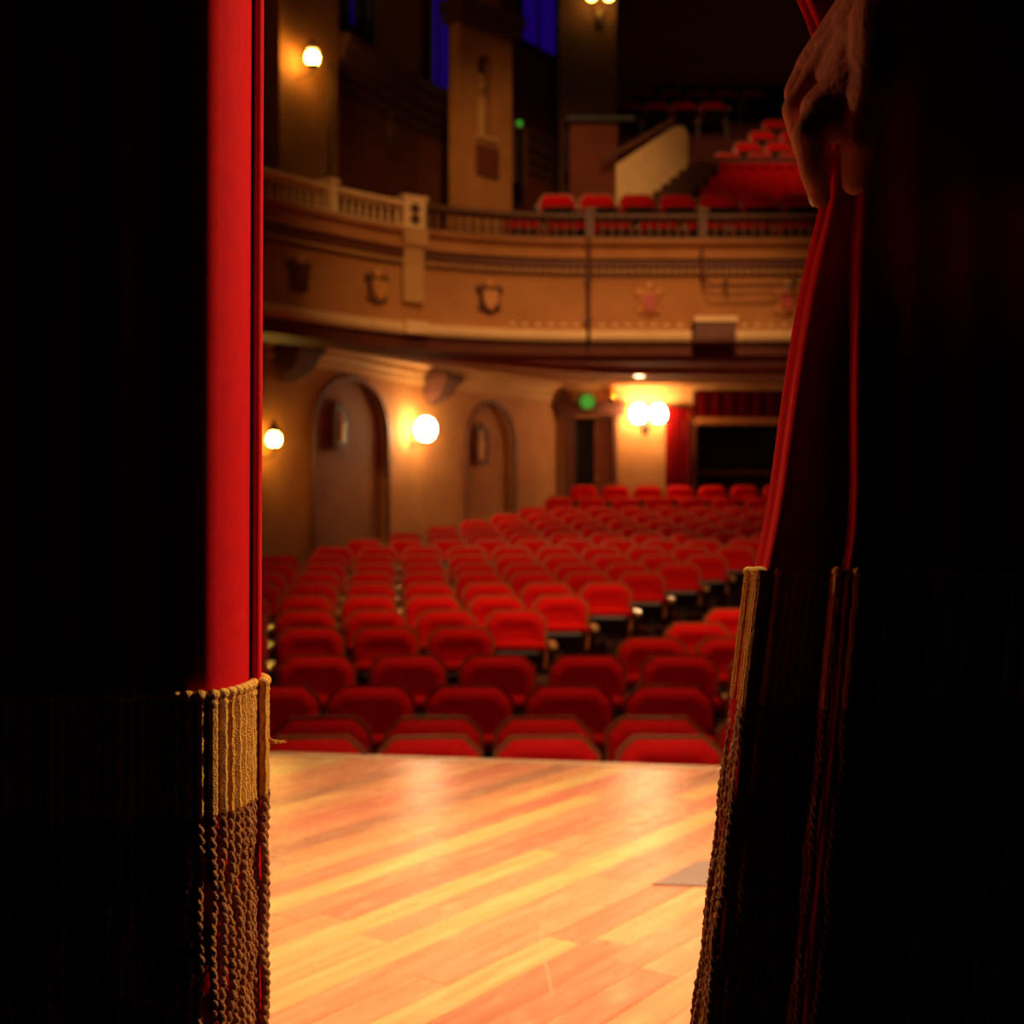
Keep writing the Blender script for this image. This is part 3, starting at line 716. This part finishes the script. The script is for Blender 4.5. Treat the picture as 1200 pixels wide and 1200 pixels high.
b = MB(); b.box(((n0+n1)/2, .24, (TZ(165)+H)/2), (n1-n0+.02, .06, H-TZ(165)-.1)); b.build('niche_back', M_plaster_d, t)
b = MB(); b.box((TW/2, .08, H+.08), (TW+.14, .42, .16)); b.box((TW/2, .06, H+.24), (TW+.24, .5, .16)); b.build('cornice', M_plaster_d, t)
b = MB(); b.box((TW*.5, -.03, TZ(190)), (TW*.4, .06, TZ(172)-TZ(207))); b.build('dark_panel', M_redwall, t)
b = MB(); b.lathe([(.09,0),(.10,.04),(.08,.3),(.105,.55),(.07,.66),(.04,.7)], (TW*.5,.10,TZ(160)), 10, sy=.7); b.ball((TW*.5,.10,TZ(160)+.79), .065, 8, 6, (1,1,1.2))
b.build('statue', M_plaster_l, t, smooth=60)
b = MB(); b.box((TW*.5, .1, TZ(163)), (r*2+.06,.32,.07)); b.build('urn_shelf', M_plaster_l, t)
b = MB(); b.lathe([(.11,0),(.03,.05),(.03,.2),(.11,.25)], (TW*.5,.10,TZ(112)), 10); b.build('urn', M_plaster_l, t, smooth=60)
for zz, rr_ in ((101, .07), (91, .075)):
    b = MB(); b.ball((TW*.47,.1,TZ(zz)), rr_); b.build('finial', M_plaster_l, t, smooth=80)
# recess with small green lamp right of the tower
t = thing('side_exit', 'dark recessed side exit right of the tower with a small green lamp', 'door', tuple(P(606, 216, 20.6)), w2.ang)
b = MB(); b.box((0,0,.42), (.28,.06,.84)); b.build('leaf', M_black, t)
b = MB(); b.box((-.17,-.02,.44), (.06,.1,.9)); b.box((.17,-.02,.44), (.06,.1,.9)); b.box((0,-.02,.89), (.4,.1,.06)); b.build('frame', M_plaster_d, t)
b = MB(); b.ball((-.03,-.07,.96), .05, 8, 6); b.build('lamp', M_exit, t, smooth=80)

# ------------------------------------------------------------------ upper rear: pier, back wall, terraces, balcony seats
pa, pb = P(655,0,21.2), P(722,0,21.2)
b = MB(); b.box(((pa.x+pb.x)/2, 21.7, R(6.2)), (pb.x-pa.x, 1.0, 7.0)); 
pier = tag(b.build('wall_upper_pier', M_pier), kind='structure')
t = thing('wall_sconce', 'amber double sconce at the top edge of the photo on the dark upper pier', 'wall lamp', tuple(P(702, 2, 21.2)))
b = MB(); b.lathe([(.01,-.36),(.05,-.33),(.075,-.2),(.06,-.05),(.01,.0)], (0,-.03,-.1), 10, sy=.5); b.build('backplate', M_bronze, t, smooth=60)
for x in (-.14, .14):
    b = MB(); b.tube([(x*.2,-.03,-.25),(x,-.28,-.25),(x,-.28,-.1)], .014, 6); b.build('bracket', M_bronze, t, smooth=60)
    b = MB(); b.ball((x,-.28,0), .085, 12, 8, (1,1,1.15)); b.build('globe', M_globe_d, t, smooth=80)
point('sconce_glow', (0,-.36,0), 3, (1,.5,.1), .16, t)
b = MB(); b.box((5.6, 28.3, R(8)), (9.0, .3, 10)); tag(b.build('wall_upper_rear', M_plaster), kind='structure')
b = MB(); b.box((1.2, 25.0, R(8)), (.3, 6.4, 10)); tag(b.build('wall_upper_side', M_plaster_d), kind='structure')
# terraces as steps of the balcony
def terr(x0, x1, y0, y1, ztop, th=.5):
    b = MB(); b.box(((x0+x1)/2, (y0+y1)/2, ztop-th/2), (x1-x0, y1-y0, th)); return tag(b.build('floor_terrace', M_carpet), kind='structure')
UP = [  # distance, top pixel, seats, step x0
 (16.25, 251, [608+46*i*1.0 for i in range(0)], -0.6), ]
def uz(d, y): return RZ(y, d)-SEAT_H
terr(-.5, 7, 15.35, 16.75, uz(16.2,250), .35)
terr(-.1, 7, 16.75, 18.6, uz(17.8,228), .5)
def useat(pxs, d, y, name, grp):
    global nseat
    for i, px in enumerate(pxs):
        x = (px-600)/F*d
        seat(x, d, uz(d, y), 0, 'red balcony seat, %s from the left in %s' % (ORD[i], name), grp, True, i == len(pxs)-1); nseat += 1
useat([613+52.5*i for i in range(7)], 16.2, 250, 'the lowest row behind the balustrade', 'seats in the lowest balcony row')
useat([653+46.8*i for i in range(7)], 17.8, 227, 'the row below the red draped rail', 'seats in the second balcony row')
terr(2.9, 8, 19.7, 22.95, uz(22.6,179), .6)
for d, y, pxs, nm in ((22.6,179,[853,890.5,928],'the row just above the red draped rail'), (23.4,166,[876,912,948],'the second row above the red draped rail'),
                      (24.2,153,[893,929],'the third row above the red draped rail'), (25.0,140,[908,943],'the fourth row above the red draped rail')):
    if d > 23: terr((pxs[0]-640)/F*d, 8, d-.45, d+.4, uz(d,y), .9)
    useat(pxs, d, y, nm, 'upper balcony seats')
for d, y, pxs, nm in ((25.8,118,[735,768,801,834],'the dark row below the topmost balcony seats'), (26.6,104,[754,786,818,850,882],'the dark row one below the top'), (27.4,90,[776,808,840,872,904],'the topmost dark row against the rear wall')):
    terr((pxs[0]-620)/F*d, 8, d-.4, d+.4, uz(d,y), .9); useat(pxs, d, y, nm, 'topmost dark balcony seats')
# red draped rail
c0, c1 = P(816,0,19.5), P(985,0,19.5)
t = thing('draped_rail', 'red draped front rail below the upper balcony seats', 'rail', (c0.x, 19.5, RZ(250,19.5)))
Wd = c1.x-c0.x; Hh = RZ(196,19.5)-RZ(250,19.5)
b = MB(); drape(b, 0, Wd, 0, Hh, 11, .03); b.build('cloth', M_seat, t, smooth=60)
b = MB(); b.box((Wd/2, .0, Hh+.02), (Wd+.06,.12,.05)); b.build('top_rail', M_seat, t)
b = MB(); b.box((Wd/2, .07, Hh/2-.1), (Wd,.05,Hh+.3)); b.build('backing', M_black, t)
b = MB(); b.box((0,-.02,Hh/2), (.06,.1,Hh+.1)); b.ball((0,-.06,Hh*.5), .03); b.build('post', M_darkmould, t)
# pale stair parapet with its handrail and steps
d = 19.2
t = thing('stair_parapet', 'pale sloping stair parapet wall on the balcony left of the red rail', 'parapet', (0,0,0))
poly = [(P(px,py,d).x, P(px,py,d).z) for px, py in ((722,240),(722,193),(792,147),(802,149),(806,158),(806,240))]
b = MB(); b.prism(poly, d, d+.16); b.build('wall', M_moulding, t)
b = MB(); b.tube([P(704,188,d-.05), P(716,183,d-.05), P(791,141,d-.05)], .045, 8); b.build('handrail', M_darkmould, t, smooth=60)
for k in range(5):
    p = P(768+10*k, 222-8*k, 18.9); b = MB(); b.box((p.x+.2, 18.95, p.z-.1), (.46,.30,.12)); b.build('step', M_plaster_d, t)
b = MB(); e0, e1 = P(668,143,19.4), P(724,143,19.4); b.box(((e0.x+e1.x)/2, 19.6, (e0.z+R(3.4))/2), (e1.x-e0.x, .35, e0.z-R(3.4))); 
t = tag(b.build('balcony_partition', M_redwall), 'dark red-brown partition left of the pale stair parapet', 'partition')
b = MB(); b.box(((e0.x+e1.x)/2+.1, 19.55, e0.z+.03), (e1.x-e0.x+.3, .5, .07)); b.build('cap', M_black, t)

# ------------------------------------------------------------------ curtains
def cloth(name, cols, m, parent, th=.004):
    """cols: list of columns, each a list of points from top to bottom; a thick smooth sheet"""
    b = MB(); R_ = []
    nrow = len(cols[0]); n = len(cols); vs = []; fs = []
    for c in cols: vs += [tuple(p) for p in c]
    for i in range(n-1):
        for j in range(nrow-1): fs.append((i*nrow+j, (i+1)*nrow+j, (i+1)*nrow+j+1, i*nrow+j+1))
    b.add(vs, fs); o = b.build(name, m, parent)
    o.data.shade_smooth(); md = o.modifiers.new('thickness', 'SOLIDIFY'); md.thickness = th; md.offset = 0
    return o
# left curtain: plan of the leading edge as (bearing, distance); it turns away from us towards the stage
LP = [(-3500,1.30),(-1500,1.31),(-560,1.31),(-500,1.30),(-440,1.32),(-380,1.30),(-320,1.315),(-260,1.30),(-200,1.32),(-140,1.30),(-80,1.315),(-20,1.30),(20,1.315),(60,1.305),(100,1.31),(140,1.30),(180,1.31),(215,1.302),(238,1.304),
      (249,1.309),(256,1.315),(263,1.322),(270,1.331),(277,1.343),(283,1.357),(287.5,1.373),(290,1.388),(291.5,1.405),(293,1.410),(296,1.398),(299,1.390),(302,1.391),(303.8,1.400),(304,1.409),(302,1.417),(296,1.425),(270,1.43),(200,1.44),(60,1.45),(-100,1.44),(-300,1.45),(-560,1.44),(-1500,1.46),(-3500,1.45)]
LPd = catmull(LP, 3)
lc = thing('stage_curtain', 'red velvet stage curtain with gold fringe at the left of the opening', 'curtain', (-.6,1.4,.05))
lc.location = (0,0,0)
zs = [6.5,4.5,3.4,3.0,2.6,2.2,1.9,1.6,1.3,1.05,.86,.6,.35,.06]
cols = []
for px, d in LPd:
    x = (px-600)/F*d
    cols.append([(x + .004*(max(0, z-.9)/1.0)*(1 if px > 230 else .0) , d, z) for z in zs])
cloth('drape', cols, M_velvet, lc)
# cords
def cord_mesh(seed, l1=.118, l2=.52):
    r = random.Random(seed)
    b = MB(); b.ball((0,0,0), .0068, 8, 5, (1,1,.85)); b.ball((.001,0,-.009), .0055, 8, 4, (1,1,.9))
    pts = []; n = 26
    for i in range(n+1): pts.append((.0006*math.sin(i*.9+seed), 0, -.004-l1*i/n))
    b.tube(pts, [.0045+.0005*(i % 2) for i in range(n+1)], 7)
    me1 = b.build('cord_top', M_gold, None, 50)
    b = MB(); n = 96; ph = r.random()*6
    for st in (0, PI):
        pts = []
        for i in range(n+1):
            t_ = i/n; z = -l1-.002-l2*t_; a = st + 2*PI*l2*t_/.022 + ph
            wx = .0022*math.sin(t_*23+ph)*min(1, t_*6) + .0012*math.sin(t_*51+seed); wy = .0012*math.sin(t_*31+seed)
            pts.append((wx+.0024*math.cos(a), wy+.0024*math.sin(a), z))
        b.tube(pts, [.0028]*(n)+[.001], 6)
    o2 = b.build('cord_twist', M_gold_dark, None, 60)
    # join the two pieces into one mesh
    bm = bmesh.new(); bm.from_mesh(me1.data); k = len(bm.faces); bm.from_mesh(o2.data)
    bm.faces.ensure_lookup_table()
    for f in bm.faces[k:]: f.material_index = 1
    me = bpy.data.meshes.new('fringe_cord'); bm.to_mesh(me); bm.free(); me.materials.append(M_gold); me.materials.append(M_gold_dark)
    for o in (me1, o2):
        dm = o.data; bpy.data.objects.remove(o); bpy.data.meshes.remove(dm)
    return me
CM = [cord_mesh(s) for s in range(6)]
CM2 = [cord_mesh(s+20, .135, .62) for s in range(4)]
def cord(parent, me, p, M3=None):
    o = bpy.data.objects.new('fringe_cord', me); COL.objects.link(o); o.parent = parent
    o.matrix_local = Matrix.Translation(p) @ (M3 or Matrix.Identity(4)); return o
PL = [((px-600)/F*d, d) for px, d in LPd]; LL = walk(PL)
k = 0
def along(path, L_, s2):
    for i in range(len(path)-1):
        if L_[i] <= s2 <= L_[i+1]:
            t_ = (s2-L_[i])/(L_[i+1]-L_[i]); a, c = path[i], path[i+1]
            tv = Vector((c[0]-a[0], c[1]-a[1])).normalized()
            return Vector((a[0]+(c[0]-a[0])*t_, a[1]+(c[1]-a[1])*t_)), Vector((tv.y, -tv.x))
s0 = LL[[i for i, (px, d) in enumerate(LPd) if px > -60][0]]
s_ = s0; send = LL[[i for i, (px, d) in enumerate(LPd) if px > 290 and d > 1.42][0]]
hdr = []
while s_ < send:
    p, nr = along(PL, LL, s_); q = p + nr*.0065
    zz = .862 - .004*math.sin(s_*3)
    cord(lc, CM[k % 6], (q.x, q.y, zz), Matrix.Rotation(random.uniform(0, 6), 4, 'Z')); k += 1
    hdr.append((q.x, q.y, zz+.001)); s_ += .0104
b = MB(); b.tube(hdr, .003, 6); b.build('fringe_heading', M_gold, lc, smooth=60)
t = MB()
for j in range(7): t.tube([(0,0,0),(.008+.001*j,-.002,.003-.001*j),(.016+.0015*j,.001*j-.003,-.002+.0012*(j%3))], .0005, 4)
t.build('loose_threads', M_gold, lc, loc=(-.272,1.40,.80))

# right curtain, pulled aside by the hand
def itab(tab, y):
    if y <= tab[0][0]: a, c = tab[0], tab[1]
    elif y >= tab[-1][0]: a, c = tab[-2], tab[-1]
    else:
        for a, c in zip(tab, tab[1:]):
            if a[0] <= y <= c[0]: break
    return a[1]+(c[1]-a[1])*(y-a[0])/(c[0]-a[0])
EDGE = [(-5600,345),(-700,640),(-300,800),(0,936),(45,957),(110,964),(200,967),(240,964),(320,941),(460,918),(580,903),(668,886),(715,871),(860,853),(930,847),(1030,838),(1200,820),(1640,775)]
FOLD = [(-5600,620),(-700,900),(-300,960),(0,1015),(110,1022),(235,1013),(300,1007),(450,1003),(580,1004),(630,1003),(672,992),(850,978),(1000,962),(1200,942),(1640,905)]
ys = [-5600,-2500,-1200,-700,-500,-300,-150,-60,0,50,100,150,200,240,290,350,420,500,580,640,675,740,820,900,1000,1100,1200,1350,1500,1640]
rc = thing('stage_curtain', 'dark red velvet stage curtain pulled aside by a hand at the right of the opening', 'curtain', (0,0,0))
def sstep(a, b_, x):
    t_ = max(0, min(1, (x-a)/(b_-a))); return t_*t_*(3-2*t_)
def rcol(y):
    e, f = itab(EDGE, y), itab(FOLD, y); g = sstep(150, 480, y) if y > 200 else sstep(150, -200, y)
    g = max(.12, g); w = f-e
    pts = [(e+w*.55, 1.44), (e+w*.3, 1.44), (e+6*g+3, 1.425), (e, 1.405), (e+4, 1.385), (e+9, 1.375), (e+11, 1.36), (e+13, 1.338), (e+17, 1.328), (e+22, 1.333), (e+24+(w-38)*.5, 1.36),
           (f-12, 1.385), (f-8, 1.35), (f-4, 1.303), (f+1, 1.287), (f+7, 1.292), (f+14, 1.328), (f+30, 1.338)]
    for i, xx in enumerate((60, 95, 130, 170, 210, 260, 320, 380, 450, 520, 900, 2000, 4500)): pts.append((f+xx, 1.31+(.014 if i % 2 else -.012)))
    # gathered where the hand grips it
    k_ = 1-g
    out = []
    for i, (x, d_) in enumerate(pts):
        out.append((x, 1.215*k_+d_*(1-k_) + (i*.002 if k_ > .3 and i < 11 else 0)*0))
    return out
grid = [rcol(y) for y in ys]
ncol = len(grid[0])
def colpts(i): return [P(grid[j][i][0], ys[j], grid[j][i][1]) for j in range(len(ys))]
cols = catmull([tuple([c for p in colpts(i) for c in p]) for i in range(ncol)], 3)
cols = [[tuple(c[3*j:3*j+3]) for j in range(len(ys))] for c in cols]
dr = cloth('drape', cols, M_velvet, rc)
dr.modifiers.new('smooth_sheet', 'SUBSURF').render_levels = 1
# fringe follows the hem line of the right curtain: header at y ~ 668..672, slanting with the folds
def rpos(ci, y):
    c = cols[ci]
    for j in range(len(ys)-1):
        if ys[j] <= y <= ys[j+1]:
            t_ = (y-ys[j])/(ys[j+1]-ys[j]); return Vector(c[j]).lerp(Vector(c[j+1]), t_)
def row_path(y): return [rpos(i, y) for i in range(len(cols))]
def hem(px): return 670
path = row_path(670); low = row_path(1250)
L_ = [0]
for a, c in zip(path, path[1:]): L_.append(L_[-1]+(c-a).length)
s_ = .012; hdr = []; k = 0
while s_ < L_[-1]-.25:
    for i in range(len(path)-1):
        if L_[i] <= s_ <= L_[i+1]:
            t_ = (s_-L_[i])/(L_[i+1]-L_[i]); p = path[i].lerp(path[i+1], t_); q = low[i].lerp(low[i+1], t_)
            tv = (path[i+1]-path[i]); nr = Vector((tv.y, -tv.x, 0)).normalized(); break
    if True:
        dpx = p + nr*.007
        drop = (q-p).normalized()
        if i < 9: dpx.z -= .045*(1-i/9)          # the turned-back edge hangs lower
        rotm = drop.to_track_quat('-Z', 'Y').to_matrix().to_4x4()
        cord(rc, CM2[k % 4], dpx, rotm @ Matrix.Rotation(random.uniform(0,6), 4, 'Z')); k += 1
        hdr.append(tuple(dpx))
    s_ += .0118
b = MB(); b.tube(hdr, .003, 6); b.build('fringe_heading', M_gold, rc, smooth=60)

# ------------------------------------------------------------------ the hand
def capsule(b, a, c, ra, rb, n=12):
    a, c = Vector(a), Vector(c); ax = c-a; L0 = ax.length; ax.normalize()
    u_ = ax.orthogonal().normalized(); w_ = ax.cross(u_); rings = []
    seq = [(-ra*math.cos(PI/2*i/4), ra*math.sin(PI/2*i/4)) for i in range(5)] + [(L0+rb*math.sin(PI/2*i/4), rb*math.cos(PI/2*i/4)) for i in range(5)]
    for h, r in seq:
        r = max(r, 1e-4); rings.append([a+ax*h+u_*(r*math.cos(2*PI*j/n))+w_*(r*math.sin(2*PI*j/n)) for j in range(n)])
    b.loft(rings)
hb = MB()
def chain(js):
    for (p0, r0), (p1, r1) in zip(js, js[1:]): capsule(hb, p0, p1, r0, r1)
wrist = P(1042,-25,1.16)
chain([(P(1180,-420,.98), .046), (P(1100,-190,1.08), .040), (wrist, .029)])
mc = {'index': P(982,98,1.165), 'middle': P(958,88,1.20), 'ring': P(950,78,1.235), 'pinky': P(955,66,1.268)}
ws = {'index': P(1035,-5,1.15), 'middle': P(1028,-12,1.165), 'ring': P(1020,-15,1.18), 'pinky': P(1022,-8,1.20)}
for kx in mc: chain([(ws[kx], .021), (mc[kx], .0155 if kx != 'pinky' else .013)])
for a, c in (('index','middle'),('middle','ring'),('ring','pinky')):
    chain([(mc[a].lerp(ws[a], .3), .0145), (mc[c].lerp(ws[c], .3), .0145)]); chain([(mc[a].lerp(ws[a], .65), .0175), (mc[c].lerp(ws[c], .65), .0175)])
chain([(P(1015,50,1.165), .030), (P(985,92,1.185), .0235)]); chain([(P(1008,40,1.18), .029), (P(966,88,1.215), .020)]); chain([(P(985,92,1.185), .0215), (P(965,80,1.24), .017)])
chain([(P(1000,100,1.155), .025), (P(963,128,1.172), .0205)]); chain([(P(1008,146,1.147), .0175), (P(966,146,1.163), .0165)])
chain([(mc['index'], .0150), (P(946,156,1.158), .0145), (P(953,200,1.172), .0130), (P(961,232,1.19), .0100)])
chain([(mc['middle'], .0150), (P(933,128,1.20), .0138), (P(944,172,1.222), .0125), (P(963,193,1.24), .0100)])
chain([(mc['ring'], .0145), (P(934,108,1.245), .0132), (P(943,146,1.27), .0118), (P(963,168,1.285), .0095)])
chain([(mc['pinky'], .0125), (P(942,86,1.285), .0118), (P(948,116,1.308), .0100), (P(964,135,1.318), .0085)])
chain([(P(1030,20,1.14), .026), (P(1022,100,1.135), .0205), (P(1006,165,1.145), .0160), (P(1001,214,1.168), .0115)])
chain([(P(1022,100,1.135), .020), (P(985,120,1.165), .016)]); chain([(P(1012,140,1.142), .016), (P(978,140,1.165), .013)])
hand = hb.build('person', M_skin)
md = hand.modifiers.new('skin', 'REMESH'); md.mode = 'VOXEL'; md.voxel_size = .0022; md.use_smooth_shade = True
md = hand.modifiers.new('soften', 'SMOOTH'); md.factor = .5; md.iterations = 7
tag(hand, 'person reaching in from the upper right, bare hand gripping the edge of the right curtain', 'person')
def nail(p, q, side, r):
    b = MB(); ax = (Vector(q)-Vector(p)).normalized(); o_ = Vector(side).normalized()
    z_ = o_; x_ = ax; y_ = z_.cross(x_).normalized(); z_ = x_.cross(y_)
    Mx = Matrix((x_, y_, z_)).transposed().to_4x4(); Mx.translation = Vector(q)+z_*r*.82
    b.ball((0,0,0), r*.8, 10, 6, (1.05,.75,.22), Mx); return b.build('fingernail', M_nail, hand, smooth=80)
M_nail = mat('nail', (.62,.32,.22), .3, (.58,.28,.2), 30)
nail(P(953,200,1.172), P(960,229,1.188), (-.9,-.15,-.1), .0100)
nail(P(1006,165,1.145), P(1002,211,1.166), (.75,-.65,0), .0115)

# the seat prototypes' own parts were only copied from: remove the originals
for o in list(SP.values()): bpy.data.objects.remove(o)
